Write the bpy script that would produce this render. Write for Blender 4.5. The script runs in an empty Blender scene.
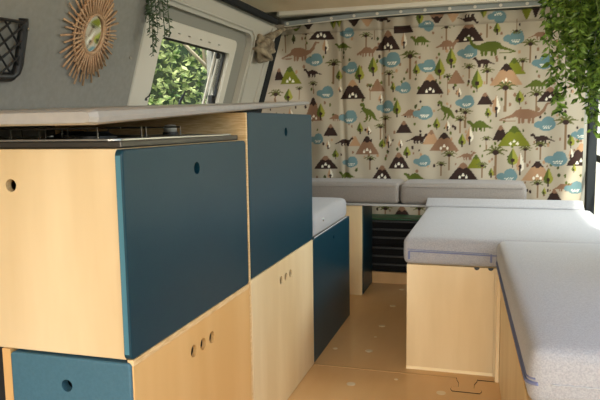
import bpy, bmesh, math, random
import numpy as np
from mathutils import Vector, Matrix
from mathutils.geometry import tessellate_polygon
random.seed(7)
S = bpy.context.scene
COL = S.collection
R = math.radians

# ---------------------------------------------------------------- camera
F_PX, YAW, PITCH, ROLL, EYE = 636.685, .2918665, .1175163, -.0140372, .92
cy, sy, cp, sp = math.cos(YAW), math.sin(YAW), math.cos(PITCH), math.sin(PITCH)
fwd = Vector((-sy*cp, cy*cp, -sp)); rt = Vector((cy, sy, 0)); upv = rt.cross(fwd)
cr, sr = math.cos(ROLL), math.sin(ROLL)
r_ = rt*cr + upv*sr; u_ = -rt*sr + upv*cr
cam = bpy.data.cameras.new('camera'); co = bpy.data.objects.new('camera', cam); COL.objects.link(co)
cam.sensor_width = 36; cam.lens = F_PX*36/600; cam.clip_start = .02
M4 = Matrix((( r_.x, u_.x, -fwd.x, 0), (r_.y, u_.y, -fwd.y, 0), (r_.z, u_.z, -fwd.z, EYE), (0, 0, 0, 1)))
co.matrix_world = M4
S.camera = co
def at(px, py, ax, v):
    d = r_*((px-300)/F_PX) + u_*((200-py)/F_PX) + fwd
    c = Vector((0, 0, EYE)); return c + d*((v-c[ax])/d[ax])

# ---------------------------------------------------------------- world, lights, exposure
W = bpy.data.worlds.new('sky'); S.world = W; W.use_nodes = True
nt = W.node_tree; bg = nt.nodes['Background']
sky = nt.nodes.new('ShaderNodeTexSky'); sky.sky_type = 'NISHITA'; sky.sun_disc = False
sky.sun_elevation = R(50); sky.sun_rotation = R(200); sky.dust_density = 2.5; sky.air_density = 1.2
nt.links.new(sky.outputs[0], bg.inputs[0]); bg.inputs[1].default_value = .42
sun = bpy.data.lights.new('sun', 'SUN'); sun.energy = 9.0; sun.angle = R(2); sun.color = (1, .95, .85)
so = bpy.data.objects.new('sun', sun); COL.objects.link(so)
so.rotation_euler = Vector((-.35, .75, -1.25)).to_track_quat('-Z', 'Y').to_euler()
def area(name, loc, to, sx, sz, e, c):
    l = bpy.data.lights.new(name, 'AREA'); l.shape = 'RECTANGLE'; l.size = sx; l.size_y = sz; l.energy = e; l.color = c
    o = bpy.data.objects.new(name, l); COL.objects.link(o); o.location = loc
    o.rotation_euler = (Vector(to)-Vector(loc)).to_track_quat('-Z', 'Y').to_euler(); return o
area('windscreen_daylight', (-.45, -3.3, 1.75), (-.45, 1.5, .6), 2.4, 1.1, 129, (1, .925, .83))
area('side_door_daylight', (1.5, .5, 1.5), (0, 1.7, .45), 1.6, 1.0, 13, (.93, .97, 1))
area('side_window_daylight', (.75, 2.95, 1.40), (-.1, 2.9, .5), .7, .35, 22, (1, .97, .92))
S.view_settings.view_transform = 'Standard'; S.view_settings.look = 'None'
S.view_settings.gamma = 1; S.view_settings.use_curve_mapping = False
S.view_settings.exposure = 0.2

# ---------------------------------------------------------------- materials
def lin(c):
    return tuple(((x/255+.055)/1.055)**2.4 if x/255 > .04045 else x/255/12.92 for x in c) + (1,)
def mat(name, rgb, rough=.6, metal=0, spec=.5, noise=None, bump=None, trans=0, sheen=0):
    m = bpy.data.materials.new(name); m.use_nodes = True; t = m.node_tree; b = t.nodes['Principled BSDF']
    b.inputs['Base Color'].default_value = lin(rgb); b.inputs['Roughness'].default_value = rough
    b.inputs['Metallic'].default_value = metal; b.inputs['Specular IOR Level'].default_value = spec
    if sheen: b.inputs['Sheen Weight'].default_value = sheen
    tc = t.nodes.new('ShaderNodeTexCoord')
    def nz(scale, stretch, detail=4):
        mp = t.nodes.new('ShaderNodeMapping'); mp.inputs['Scale'].default_value = stretch
        t.links.new(tc.outputs['Object'], mp.inputs[0])
        n = t.nodes.new('ShaderNodeTexNoise'); n.inputs['Scale'].default_value = scale; n.inputs['Detail'].default_value = detail
        t.links.new(mp.outputs[0], n.inputs['Vector']); return n
    if noise:
        rgb2, scale, stretch = noise
        n = nz(scale, stretch); rp = t.nodes.new('ShaderNodeValToRGB')
        rp.color_ramp.elements[0].position = .34; rp.color_ramp.elements[1].position = .68
        rp.color_ramp.elements[0].color = lin(rgb); rp.color_ramp.elements[1].color = lin(rgb2)
        t.links.new(n.outputs[0], rp.inputs[0]); t.links.new(rp.outputs[0], b.inputs['Base Color'])
    if bump:
        scale, stretch, st = bump
        n = nz(scale, stretch); bp = t.nodes.new('ShaderNodeBump'); bp.inputs['Strength'].default_value = st; bp.inputs['Distance'].default_value = .002
        t.links.new(n.outputs[0], bp.inputs['Height']); t.links.new(bp.outputs[0], b.inputs['Normal'])
    if trans:
        tr = t.nodes.new('ShaderNodeBsdfTranslucent'); mx = t.nodes.new('ShaderNodeMixShader'); mx.inputs[0].default_value = trans
        out = t.nodes['Material Output']
        src = b.inputs['Base Color'].links[0].from_socket if b.inputs['Base Color'].is_linked else None
        if src: t.links.new(src, tr.inputs[0])
        else: tr.inputs[0].default_value = lin(rgb)
        t.links.new(b.outputs[0], mx.inputs[1]); t.links.new(tr.outputs[0], mx.inputs[2]); t.links.new(mx.outputs[0], out.inputs[0])
    return m
PLY = mat('birch_ply', (214, 188, 142), .45, noise=((232, 210, 168), 2.4, (3, 3, .5)), bump=(60, (3, 3, .2), .05))
PLYE = mat('ply_edge', (204, 164, 108), .6, noise=((236, 206, 156), 30, (1, 1, 14)))
PLYL = mat('ply_light_edge', (244, 226, 184), .5)
PLYT = mat('ply_warm_lacquer', (214, 168, 106), .35, noise=((224, 182, 122), 2.5, (3, 3, .5)))
BLUE = mat('petrol_laminate', (16, 55, 70), .34, spec=.28, noise=((19, 58, 72), 40, (1, 1, 1)), bump=(350, (1, 1, 1), .12))
EDGE = mat('lit_edge_teal', (70, 124, 142), .4)  # petrol laminate as lit from the front, light put into the colour
LIT_EDGEB = mat('lit_edge_blue', (38, 74, 108), .45)  # same for the tall door: front light painted as a lighter blue
BLUEL = mat('petrol_drawer', (60, 102, 120), .5, noise=((66, 108, 126), 160, (1, 1, 1)), bump=(300, (1, 1, 1), .15))
TRK = mat('rail_grey', (150, 156, 154), .4)
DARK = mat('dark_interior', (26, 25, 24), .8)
BLACK = mat('black_plastic', (22, 24, 26), .45)
CRIB = mat('crate_slat', (44, 48, 50), .4)
CRATE = mat('crate_plastic', (6, 8, 10), .7, spec=.25)
GREEN = mat('green_plastic', (16, 84, 50), .4)
STEEL = mat('brushed_steel', (190, 190, 186), .28, metal=1)
IRON = mat('dark_steel', (86, 82, 76), .35, metal=.8)
CHROME = mat('chrome', (225, 225, 225), .12, metal=1)
FAB = mat('grey_fabric', (146, 146, 148), .9, noise=((166, 166, 168), 320, (1, 1, 1)), bump=(420, (1, 1, 1), .2), sheen=.2)
FABR = mat('grey_fabric_taupe', (128, 121, 114), .9, noise=((138, 131, 124), 150, (1, 1, 1)), bump=(420, (1, 1, 1), .3), sheen=.2)
PIPE = mat('lavender_zip', (108, 116, 150), .7)
SEAM = mat('seam_thread', (176, 178, 180), .8)
LIN = mat('grey_lining', (140, 139, 132), .92, noise=((147, 146, 139), 60, (1, 1, 1)), bump=(200, (1, 1, 1), .08))
METW = mat('van_white_paint', (196, 192, 180), .45)
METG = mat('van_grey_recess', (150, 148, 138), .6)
WHITE = mat('white_plastic', (222, 216, 202), .5)
FLOOR = mat('floor_ply', (208, 166, 112), .36, noise=((216, 176, 122), 3, (3, .6, 1)), bump=(90, (1, 1, 1), .04))
FLOORL = mat('floor_seam', (186, 148, 98), .5)
DISC = mat('floor_plate', (226, 208, 176), .35, metal=.3)
CEIL = mat('ceiling_ply', (236, 214, 182), .6, noise=((242, 222, 192), 2, (4, .5, 1)))
BOARD = mat('grey_worktop', (158, 157, 154), .34, noise=((164, 163, 160), 60, (1, 1, 1)))
RATT = mat('rattan', (178, 140, 106), .6, noise=((204, 170, 134), 60, (1, 1, 1)))
MIRR = mat('mirror_glass', (225, 228, 225), .03, metal=1)
NAVY = mat('dark_pillar', (30, 34, 37), .75, spec=.3)
LEAF = mat('leaf_green', (26, 56, 26), .3, noise=((158, 196, 88), 48, (1, 1, 1)), trans=.5)
LEAFD = mat('leaf_dusty', (56, 76, 52), .6, noise=((92, 112, 78), 30, (1, 1, 1)), trans=.2)
HEDGE = mat('hedge_leaf', (82, 116, 48), .55, noise=((228, 234, 164), 7, (1, 1, 1)), trans=.4)
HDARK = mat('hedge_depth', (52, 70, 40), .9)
BRANCH = mat('pale_branch', (176, 160, 134), .8)
STEM = mat('stem', (86, 92, 52), .7)
POT = mat('pot_clay', (150, 140, 124), .7)
GRASS = mat('grass', (84, 90, 66), .9, noise=((98, 102, 78), 12, (1, 1, 1)))
def glassmat():
    m = bpy.data.materials.new('window_pane'); m.use_nodes = True; t = m.node_tree
    t.nodes.remove(t.nodes['Principled BSDF']); o = t.nodes['Material Output']
    a = t.nodes.new('ShaderNodeBsdfTransparent'); a.inputs[0].default_value = (.93, .95, .93, 1)
    g = t.nodes.new('ShaderNodeBsdfGlossy'); g.inputs['Roughness'].default_value = .03
    mx = t.nodes.new('ShaderNodeMixShader'); mx.inputs[0].default_value = .07; t.links.new(a.outputs[0], mx.inputs[1]); t.links.new(g.outputs[0], mx.inputs[2]); t.links.new(mx.outputs[0], o.inputs[0])
    return m
GLASS = glassmat()

# ---------------------------------------------------------------- helpers
def obj(name, bm, m, parent=None, smooth=False):
    bmesh.ops.recalc_face_normals(bm, faces=bm.faces[:])
    me = bpy.data.meshes.new(name); bm.to_mesh(me); bm.free()
    if smooth:
        for p in me.polygons: p.use_smooth = True
    me.materials.append(m)
    o = bpy.data.objects.new(name, me); COL.objects.link(o)
    if parent: o.parent = parent
    return o
def root(name, label, cat, loc=(0, 0, 0), rz=0, group=None):
    o = bpy.data.objects.new(name, None); COL.objects.link(o); o.location = loc; o.rotation_euler = (0, 0, rz)
    o.empty_display_size = .05
    return tag(o, label, cat, group)
def tag(o, label, cat, group=None):
    o['label'] = label; o['category'] = cat
    if group: o['group'] = group
    return o
def struct(o): o['kind'] = 'structure'; return o
def box(bm, x0, x1, y0, y1, z0, z1, bev=0, seg=2):
    vs = [bm.verts.new((x, y, z)) for x in (x0, x1) for y in (y0, y1) for z in (z0, z1)]
    fs = [bm.faces.new([vs[i] for i in f]) for f in ((0, 1, 3, 2), (4, 6, 7, 5), (0, 4, 5, 1), (2, 3, 7, 6), (0, 2, 6, 4), (1, 5, 7, 3))]
    if bev:
        es = list({e for f in fs for e in f.edges}); bmesh.ops.bevel(bm, geom=es, offset=bev, segments=seg, profile=.5, affect='EDGES')
    return bm
def B(*a, **k): return box(bmesh.new(), *a, **k)
def tube(bm, pts, r, n=8, caps=True):
    pts = [Vector(p) for p in pts]; rings = []
    rs = r if isinstance(r, (list, tuple)) else [r]*len(pts)
    ref = None
    for i, p in enumerate(pts):
        d = (pts[min(i+1, len(pts)-1)] - pts[max(i-1, 0)]).normalized()
        if ref is None: ref = d.orthogonal().normalized()
        a = (ref - d*ref.dot(d)).normalized(); b = d.cross(a); ref = a
        rings.append([bm.verts.new(p + (a*math.cos(2*math.pi*k/n) + b*math.sin(2*math.pi*k/n))*rs[i]) for k in range(n)])
    for i in range(len(rings)-1):
        for k in range(n): bm.faces.new((rings[i][k], rings[i][(k+1) % n], rings[i+1][(k+1) % n], rings[i+1][k]))
    if caps: bm.faces.new(rings[0][::-1]); bm.faces.new(rings[-1])
    return bm
def lathe(bm, prof, c, axis='z', n=24):
    rings = []
    for r, h in prof:
        ring = []
        for k in range(n):
            a = 2*math.pi*k/n; x, y = r*math.cos(a), r*math.sin(a)
            p = {'z': (x, y, h), 'y': (x, h, y), 'x': (h, x, y)}[axis]
            ring.append(bm.verts.new(Vector(c)+Vector(p)))
        rings.append(ring)
    for i in range(len(rings)-1):
        for k in range(n): bm.faces.new((rings[i][k], rings[i][(k+1) % n], rings[i+1][(k+1) % n], rings[i+1][k]))
    bm.faces.new(rings[0][::-1]); bm.faces.new(rings[-1]); return bm
def rrect(u0, u1, v0, v1, r=0, n=5):
    if r <= 0: return [(u0, v0), (u1, v0), (u1, v1), (u0, v1)]
    out = []
    for cx, cyy, a0 in ((u1-r, v0+r, -90), (u1-r, v1-r, 0), (u0+r, v1-r, 90), (u0+r, v0+r, 180)):
        for k in range(n+1):
            a = R(a0+90*k/n); out.append((cx+r*math.cos(a), cyy+r*math.sin(a)))
    return out
def circ(u, v, r, n=20): return [(u+r*math.cos(2*math.pi*k/n), v+r*math.sin(2*math.pi*k/n)) for k in range(n)]
def plate(bm, u0, u1, v0, v1, t, place, holes=(), cr=.0, er=0):
    """plate with rounded corners cr, eased front edge er, through holes; place(u,v,w): w=0 back .. t front"""
    steps = [(0, 0)]
    if er:
        for k in range(4):
            a = R(90*k/3); steps.append((er*(1-math.cos(a)), t-er+er*math.sin(a)))
    else: steps.append((0, t))
    loops = []
    for ins, w in steps:
        loops.append([bm.verts.new(place(u, v, w)) for u, v in rrect(u0+ins, u1-ins, v0+ins, v1-ins, max(cr-ins, .0005) if cr else 0)])
    for a, b in zip(loops, loops[1:]):
        n = len(a)
        for k in range(n): bm.faces.new((a[k], a[(k+1) % n], b[(k+1) % n], b[k]))
    hb = [[bm.verts.new(place(u, v, 0)) for u, v in h] for h in holes]
    hf = [[bm.verts.new(place(u, v, t)) for u, v in h] for h in holes]
    for a, b in zip(hb, hf):
        n = len(a)
        for k in range(n): bm.faces.new((a[k], a[(k+1) % n], b[(k+1) % n], b[k]))
    for outer, hs in ((loops[0], hb), (loops[-1], hf)):
        allv = list(outer) + [v for h in hs for v in h]
        for tri in tessellate_polygon([[v.co for v in outer]] + [[v.co for v in h] for h in hs]):
            try: bm.faces.new([allv[i] for i in tri])
            except ValueError: pass
    return bm
def px(x): return lambda u, v, w: (x+w, u, v)      # plate facing +X, u=Y v=Z
def py(y): return lambda u, v, w: (u, y-w, v)      # plate facing -Y, u=X v=Z
LA, LB = -1.27, .3                                  # leaning upper part of the left wall
def wl(z): return LA + LB*(z-1)
nl = Vector((1, 0, -LB)).normalized()
def pl(off): return lambda u, v, w: Vector((wl(v), u, v)) + nl*(off+w)
def cushion(bm, x0, x1, y0, y1, z0, z1, r=.022, puff=.006, n=14):
    cx, cyy, cz = (x0+x1)/2, (y0+y1)/2, (z0+z1)/2; h = Vector(((x1-x0)/2, (y1-y0)/2, (z1-z0)/2))
    def par(half, k):      # more samples near the rim
        ts = [-half, -half+r*.15, -half+r*.5, -half+r] + [-half+r+(2*half-2*r)*i/k for i in range(1, k)] + [half-r, half-r*.5, half-r*.15, half]
        return ts
    ax = [par(h.x, n), par(h.y, n), par(h.z, 2)]
    cache = {}
    def V(p):
        key = tuple(round(c, 5) for c in p)
        if key not in cache:
            q = Vector(p); inner = Vector([max(-h[i]+r, min(h[i]-r, q[i])) for i in range(3)])
            d = q-inner
            if d.length > 1e-9:
                m = max(abs(c) for c in d); d = d.normalized()*m
            s = inner+d
            fx, fy, fz = 1-(s.x/h.x)**2, 1-(s.y/h.y)**2, 1-(s.z/h.z)**2
            s.z += math.copysign(puff*min(1, 2.5*fx)*min(1, 2.5*fy), s.z) if s.z > 0 else 0
            s.y += .5*puff*fz*(1 if s.y > 0 else -1)*(abs(s.y)/h.y)**6
            s.x += .5*puff*fz*(1 if s.x > 0 else -1)*(abs(s.x)/h.x)**6
            cache[key] = bm.verts.new((s.x+cx, s.y+cyy, s.z+cz))
        return cache[key]
    for a, b, c in ((0, 1, 2), (1, 2, 0), (2, 0, 1)):
        for sgn in (-1, 1):
            for i in range(len(ax[a])-1):
                for j in range(len(ax[b])-1):
                    def P(ii, jj):
                        p = [0, 0, 0]; p[a] = ax[a][ii]; p[b] = ax[b][jj]; p[c] = sgn*h[c]; return V(p)
                    try: bm.faces.new((P(i, j), P(i+1, j), P(i+1, j+1), P(i, j+1)))
                    except ValueError: pass
    return bm
def side_plate(bm, d0, d1, z0, z1, path_y, r=.001): pass

# ================================================================ VAN SHELL
struct(obj('floor', B(-1.32, .64, -2.0, 2.283, -.03, 0), FLOOR))
# rear floor sheet, butted against the front one
fr_ = struct(obj('floor', B(-1.32, .64, 2.2865, 4.0, -.03, 0), FLOOR))
struct(obj('trim_1', B(-.636, -.105, 2.2805, 2.2885, -.01, .0012), FLOORL))
CZ = 1.575
struct(obj('ceiling', B(-1.29, .62, -2.2, 3.61, CZ, CZ+.04), CEIL))
struct(obj('trim_2', B(-1.20, .62, 3.612, 3.66, CZ-.022, CZ+.03, bev=.004), WHITE))
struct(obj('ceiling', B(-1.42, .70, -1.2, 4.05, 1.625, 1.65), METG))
# left wall: vertical low part, then leaning panels
struct(obj('wall_left_lower', B(-1.36, -1.31, -1.2, 4.0, 0, .9), LIN))
def lwall(name, y0, y1, z0, z1, t, off, m, holes=(), cr=0, er=0):
    bm = plate(bmesh.new(), y0, y1, z0, z1, t, pl(off), holes, cr, er); return struct(obj(name, bm, m))
# window opening (u=Y, v=Z)
WO = rrect(2.235, 2.895, .955, 1.258, .02)
lwall('wall_left', -1.2, 2.06, .88, 1.47, .035, -.03, LIN, er=.01)
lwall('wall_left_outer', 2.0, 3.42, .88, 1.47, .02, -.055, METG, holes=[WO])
# raised sheet-metal surround with round-cornered opening
lwall('wall_left_rib', 2.062, 3.40, .885, 1.45, .03, -.034, METW, holes=[rrect(2.075, 3.10, .90, 1.372, .07, 8)], er=.008)
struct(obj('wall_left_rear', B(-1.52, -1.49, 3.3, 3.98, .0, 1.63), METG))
lwall('trim_15', 3.405, 3.435, .885, 1.45, .04, -.05, METW, er=.01)
lwall('trim_16', 3.437, 3.52, .885, 1.45, .05, -.06, NAVY, er=.006)
lwall('wall_left_upper', 2.062, 3.40, 1.452, 1.475, .012, -.034, METG)
# fold of the metal rib
bm = bmesh.new()
tube(bm, [Vector((wl(1.392), y, 1.392)) + nl*.0 for y in (2.08, 2.6, 3.05)] + [Vector((wl(1.37), 3.105, 1.37)), Vector((wl(1.31), 3.128, 1.31)), Vector((wl(.9), 3.13, .9))], .006, 8)
struct(obj('trim_3', bm, METW, smooth=True))
bm = bmesh.new(); tube(bm, [Vector((wl(z), 3.335, z)) for z in (.9, 1.15, 1.44)], .009, 8); struct(obj('trim_4', bm, METW, smooth=True))
# black trunking where wall meets ceiling
bm = plate(bmesh.new(), -1.2, 3.36, 1.462, 1.492, .075, pl(-.06), er=.008); struct(obj('trim_5', bm, NAVY))
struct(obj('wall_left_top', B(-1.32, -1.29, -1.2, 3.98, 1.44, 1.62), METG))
# dark rear pillar beside curtain
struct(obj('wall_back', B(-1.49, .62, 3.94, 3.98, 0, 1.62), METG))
# right wall with a window opening and open sliding door (nothing nearer than y=1.3)
bm = plate(bmesh.new(), 1.55, 3.94, 0, 1.6, .04, lambda u, v, w: (.60-w, u, v), holes=[rrect(2.15, 3.90, .30, 1.46, .03)])
struct(obj('wall_right', bm, METW))
struct(obj('trim_8', B(.464, .506, 3.47, 3.53, 0, CZ, bev=.006), NAVY))
struct(obj('trim_9', B(.545, .559, 2.6, 3.93, .700, .735, bev=.003), NAVY))

# window 1 in the left wall
w1 = bpy.data.objects.new('window_1', None); COL.objects.link(w1); struct(w1)
slots = [rrect(y-.012, y+.012, 1.281, 1.2855, .002, 2) for y in (2.36, 2.45, 2.56, 2.645, 2.75)]
obj('window_frame', plate(bmesh.new(), 2.10, 2.955, .925, 1.322, .016, pl(-.034), holes=[WO]+slots, cr=.03, er=.005), WHITE, w1)
bm = bmesh.new()
for y in (2.36, 2.45, 2.56, 2.645, 2.75): plate(bm, y-.014, y+.014, 1.279, 1.287, .001, pl(-.0335))
obj('slot_backing', bm, DARK, w1)
obj('seal', plate(bmesh.new(), 2.232, 2.898, .952, 1.261, .008, pl(-.05), holes=[rrect(2.245, 2.885, .965, 1.248, .018)], cr=.02), BLACK, w1)
gl = obj('glass', plate(bmesh.new(), 2.236, 2.894, .956, 1.257, .003, pl(-.064), cr=.02), GLASS, w1)
# inner sash stile with catches
obj('sash', plate(bmesh.new(), 2.80, 2.818, .958, 1.255, .006, pl(-.058)), WHITE, w1)
obj('sash', plate(bmesh.new(), 2.845, 2.858, .958, 1.255, .006, pl(-.058)), METW, w1)
def catch(y, z, s):
    bm = bmesh.new(); p = Vector((wl(z), y, z))+nl*-.028
    box(bm, p.x-.008, p.x+.012, p.y-.018*s, p.y+.018*s, p.z-.014*s, p.z+.02*s, bev=.003)
    tube(bm, [p, p+Vector((.02, .004, .018*s)), p+Vector((.024, .012, .045*s))], .005*s, 6)
    return obj('catch', bm, BLACK, w1)
catch(2.83, 1.035, 1.15); catch(2.215, 1.02, .5)
bm = bmesh.new(); p = Vector((wl(.99), 2.52, .99))+nl*-.03
tube(bm, [p, p+Vector((.005, .01, .03)), p+Vector((.012, .05, .075))], [.007, .006, .004], 6); obj('stay_arm', bm, BLACK, w1)
bm = bmesh.new(); p = Vector((wl(1.235), 2.80, 1.235))+nl*-.035; lathe(bm, [(.012, -.006), (.014, .0), (.012, .008)], p, 'x', 12); obj('knob', bm, BLACK, w1)

# window 2 in the right wall
w2 = bpy.data.objects.new('window_2', None); COL.objects.link(w2); struct(w2)
P2 = lambda u, v, w: (.563-w, u, v)
obj('window_frame', plate(bmesh.new(), 2.12, 3.935, .27, 1.49, .010, P2, holes=[rrect(2.17, 3.895, .32, 1.44, .02)], cr=.06, er=.004), WHITE, w2)
obj('glass', plate(bmesh.new(), 2.13, 3.92, .28, 1.48, .003, lambda u, v, w: (.575+w, u, v)), GLASS, w2)

# ================================================================ OUTSIDE
struct(obj('ground', B(-9, 8, -6, 12, -.62, -.55), GRASS))
def leafquad(bm, p, d, s, w=.5):
    d = d.normalized(); a = d.orthogonal().normalized(); a.rotate(Matrix.Rotation(random.uniform(0, 6.28), 3, d)); n = d.cross(a)
    v = [bm.verts.new(q) for q in (p, p+d*s*.45+a*s*w*.5, p+d*s, p+d*s*.45-a*s*w*.5, p+d*s*.5-n*s*.1)]
    bm.faces.new((v[0], v[1], v[4])); bm.faces.new((v[1], v[2], v[4])); bm.faces.new((v[2], v[3], v[4])); bm.faces.new((v[3], v[0], v[4]))
def shrub(name, label, cx, cyy, rx, ry, z0, z1, n, s, side):
    t = root(name, label, 'shrub', (0, 0, 0))
    bm = bmesh.new()
    for _ in range(n):
        a = random.uniform(0, 6.28); h = random.random(); q = random.uniform(.72, 1.08)
        k = math.sqrt(max(.05, 1-(2*h-1)**4))
        p = Vector((cx+rx*k*q*math.cos(a), cyy+ry*k*q*math.sin(a), z0+(z1-z0)*h))
        leafquad(bm, p, Vector((random.gauss(side, .8), random.gauss(0, .8), random.gauss(.0, .7))), s*random.uniform(.6, 1.4), .6)
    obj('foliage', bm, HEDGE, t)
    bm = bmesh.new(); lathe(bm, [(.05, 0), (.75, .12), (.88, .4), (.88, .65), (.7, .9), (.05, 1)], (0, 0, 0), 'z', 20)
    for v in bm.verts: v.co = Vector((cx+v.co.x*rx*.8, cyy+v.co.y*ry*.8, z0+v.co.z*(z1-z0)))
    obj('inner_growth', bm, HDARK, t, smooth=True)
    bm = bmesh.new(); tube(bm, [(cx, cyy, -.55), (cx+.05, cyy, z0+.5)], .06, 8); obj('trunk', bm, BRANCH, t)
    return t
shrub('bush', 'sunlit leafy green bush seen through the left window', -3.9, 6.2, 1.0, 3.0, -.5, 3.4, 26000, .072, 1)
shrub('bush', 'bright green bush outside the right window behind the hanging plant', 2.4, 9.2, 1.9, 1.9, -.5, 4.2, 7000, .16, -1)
bm = bmesh.new(); tube(bm, [(-2.2, 4.30, 1.56), (-2.2, 4.75, 1.40), (-2.2, 5.05, 1.26), (-2.2, 5.25, .6), (-2.2, 5.3, -.56)], [.010, .016, .02, .03, .04], 8)
tube(bm, [(-2.2, 4.75, 1.40), (-2.2, 4.7, 1.6), (-2.2, 4.6, 1.8)], [.018, .012, .008], 6)
tag(obj('branch', bm, BRANCH, smooth=True), 'pale bare branch leaning across the view in the left window', 'branch')

GW = mat('garden_wall', (226, 216, 190), .85, noise=((214, 202, 176), 4, (1, 1, 1)))
struct(obj('wall_outside', B(.4, 4.2, 6.6, 6.75, -.6, 1.02), GW))

# ================================================================ KITCHEN UNITS
FX = -.638            # plane of the door fronts
D = .015
def carcass(bm, x0, x1, y0, y1, z0, z1, t=.015, near=True, far=True):
    if near: box(bm, x0, x1, y0, y0+t, z0, z1)
    if far: box(bm, x0, x1, y1-t, y1, z0, z1)
    box(bm, x0, x1, y0+t, y1-t, z1-t, z1); box(bm, x0, x1, y0+t, y1-t, z0, z0+t); box(bm, x0, x0+t, y0+t, y1-t, z0+t, z1-t); return bm
# upper hob cabinet
t = root('hob_cabinet', 'birch plywood cabinet with large dark petrol-blue side front, under the hob', 'cabinet', (-.9, 1.3, .4825))
def P(o, t):  # keep world placement under a moved root
    o.location = -Vector(t.location); return o
P(obj('carcass', carcass(bmesh.new(), -1.25, FX-D-.001, 1.032, 1.618, .4835, .8675, near=False), PLY, t), t)
P(obj('side_panel', plate(bmesh.new(), -1.25, FX-D-.001, .4825, .881, .015, py(1.0315), holes=[circ(-.890, .811, .0125)], er=.0015), PLY, t), t)
P(obj('top_board', B(-1.25, FX-D-.001, 1.032, 1.618, .868, .881), PLYE, t), t)
P(obj('door', plate(bmesh.new(), 1.011, 1.619, .4835, .880, D, px(FX-D), holes=[circ(1.315, .826, .0145)], cr=.012, er=.0035), BLUE, t), t)
P(obj('lit_edge_strip', plate(bmesh.new(), FX-D+.001, FX-.004, .495, .869, .0006, py(1.0108)), EDGE, t), t)  # strip added on the near door edge, front light painted in its colour
# lower cabinet with drawer
t = root('drawer_cabinet', 'low birch plywood cabinet with three finger holes and a petrol-blue drawer end', 'cabinet', (-.9, 1.3, 0))
P(obj('carcass', carcass(bmesh.new(), -1.25, FX-.0115, 1.041, 1.622, .0, .4820, near=False), PLYT, t), t)
P(obj('front_panel', plate(bmesh.new(), 1.017, 1.622, .0, .470, .009, px(FX-.0095), holes=[circ(y, .412, .0145) for y in (1.269, 1.318, 1.367)], er=.001), PLYT, t), t)
P(obj('top_rail', B(FX-.013, FX, 1.017, 1.619, .4707, .4828), PLYE, t), t)
P(obj('upright', B(-.934, -.914, 1.012, 1.040, 0, .482), PLYT, t), t)
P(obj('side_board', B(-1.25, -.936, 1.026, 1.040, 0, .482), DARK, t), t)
d = P(obj('drawer', plate(bmesh.new(), -.914, -.6415, .335, .4775, .02, py(1.030), holes=[circ(-.784, .4205, .0125)], cr=.008, er=.004), BLUEL, t), t)
P(obj('drawer', plate(bmesh.new(), -.911, -.6415, .17, .330, .02, py(1.030), holes=[circ(-.789, .28, .0125)], cr=.008, er=.004), BLUEL, t), t)
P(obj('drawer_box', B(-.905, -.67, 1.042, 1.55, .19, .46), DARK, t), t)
# tall cabinet
t = root('tall_cabinet', 'tall cabinet with petrol-blue upper door above a pale plywood door with three holes', 'cabinet', (-.95, 1.95, 0))
P(obj('carcass', carcass(bmesh.new(), -1.25, FX-D-.001, 1.6362, 2.285, 0, .945, .013, near=False), PLY, t), t)
P(obj('end_panel', B(-1.25, FX-.001, 1.6262, 1.6358, 0, .9555, bev=.001), PLYE, t), t)
P(obj('top_board', B(-1.25, FX-D-.001, 1.64, 2.285, .946, .9555), NAVY, t), t)
P(obj('door', plate(bmesh.new(), 1.638, 2.286, .4905, .9565, D, px(FX-D), holes=[circ(1.976, .898, .0145)], cr=.006, er=.003), BLUE, t), t)
P(obj('door', plate(bmesh.new(), 1.638, 2.286, .002, .4875, .006, px(FX-.0065), holes=[circ(y, .4235, .014) for y in (1.903, 1.953, 2.003)], er=.002), PLY, t), t)
P(obj('lit_edge_strip', plate(bmesh.new(), FX-D+.001, FX-.003, .50, .948, .0006, py(1.6378)), LIT_EDGEB, t), t)  # added strip, paints the front light on the tall door's near edge
# low blue cabinet
t = root('bench_cabinet', 'low cabinet with plain dark petrol-blue front, beside the tall cabinet', 'cabinet', (-.95, 2.6, 0))
P(obj('carcass', carcass(bmesh.new(), -1.25, FX-D-.001, 2.291, 2.93, 0, .482, .013), PLY, t), t)
P(obj('door', plate(bmesh.new(), 2.291, 2.935, .003, .488, D, px(FX-D), holes=[circ(2.62, .44, .008)], cr=.008, er=.003), BLUE, t), t)
t2 = root('bench_cushion', 'grey cushion with a silver snap on the low blue cabinet', 'cushion', (-.94, 2.6, .488))
P(obj('cover', cushion(bmesh.new(), -1.245, -.640, 2.295, 2.885, .4885, .580, r=.022), FAB, t2, smooth=True), t2)
bm = bmesh.new(); lathe(bm, [(.008, 0), (.0078, .003), (.004, .005)], (-.6395, 2.44, .543), 'x', 16); P(obj('snap', bm, CHROME, t2, smooth=True), t2)
P(obj('piping', tube(bmesh.new(), [(-.6385, 2.31, .4915), (-.6385, 2.875, .4915)], .0025, 6), SEAM, t2), t2)

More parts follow.
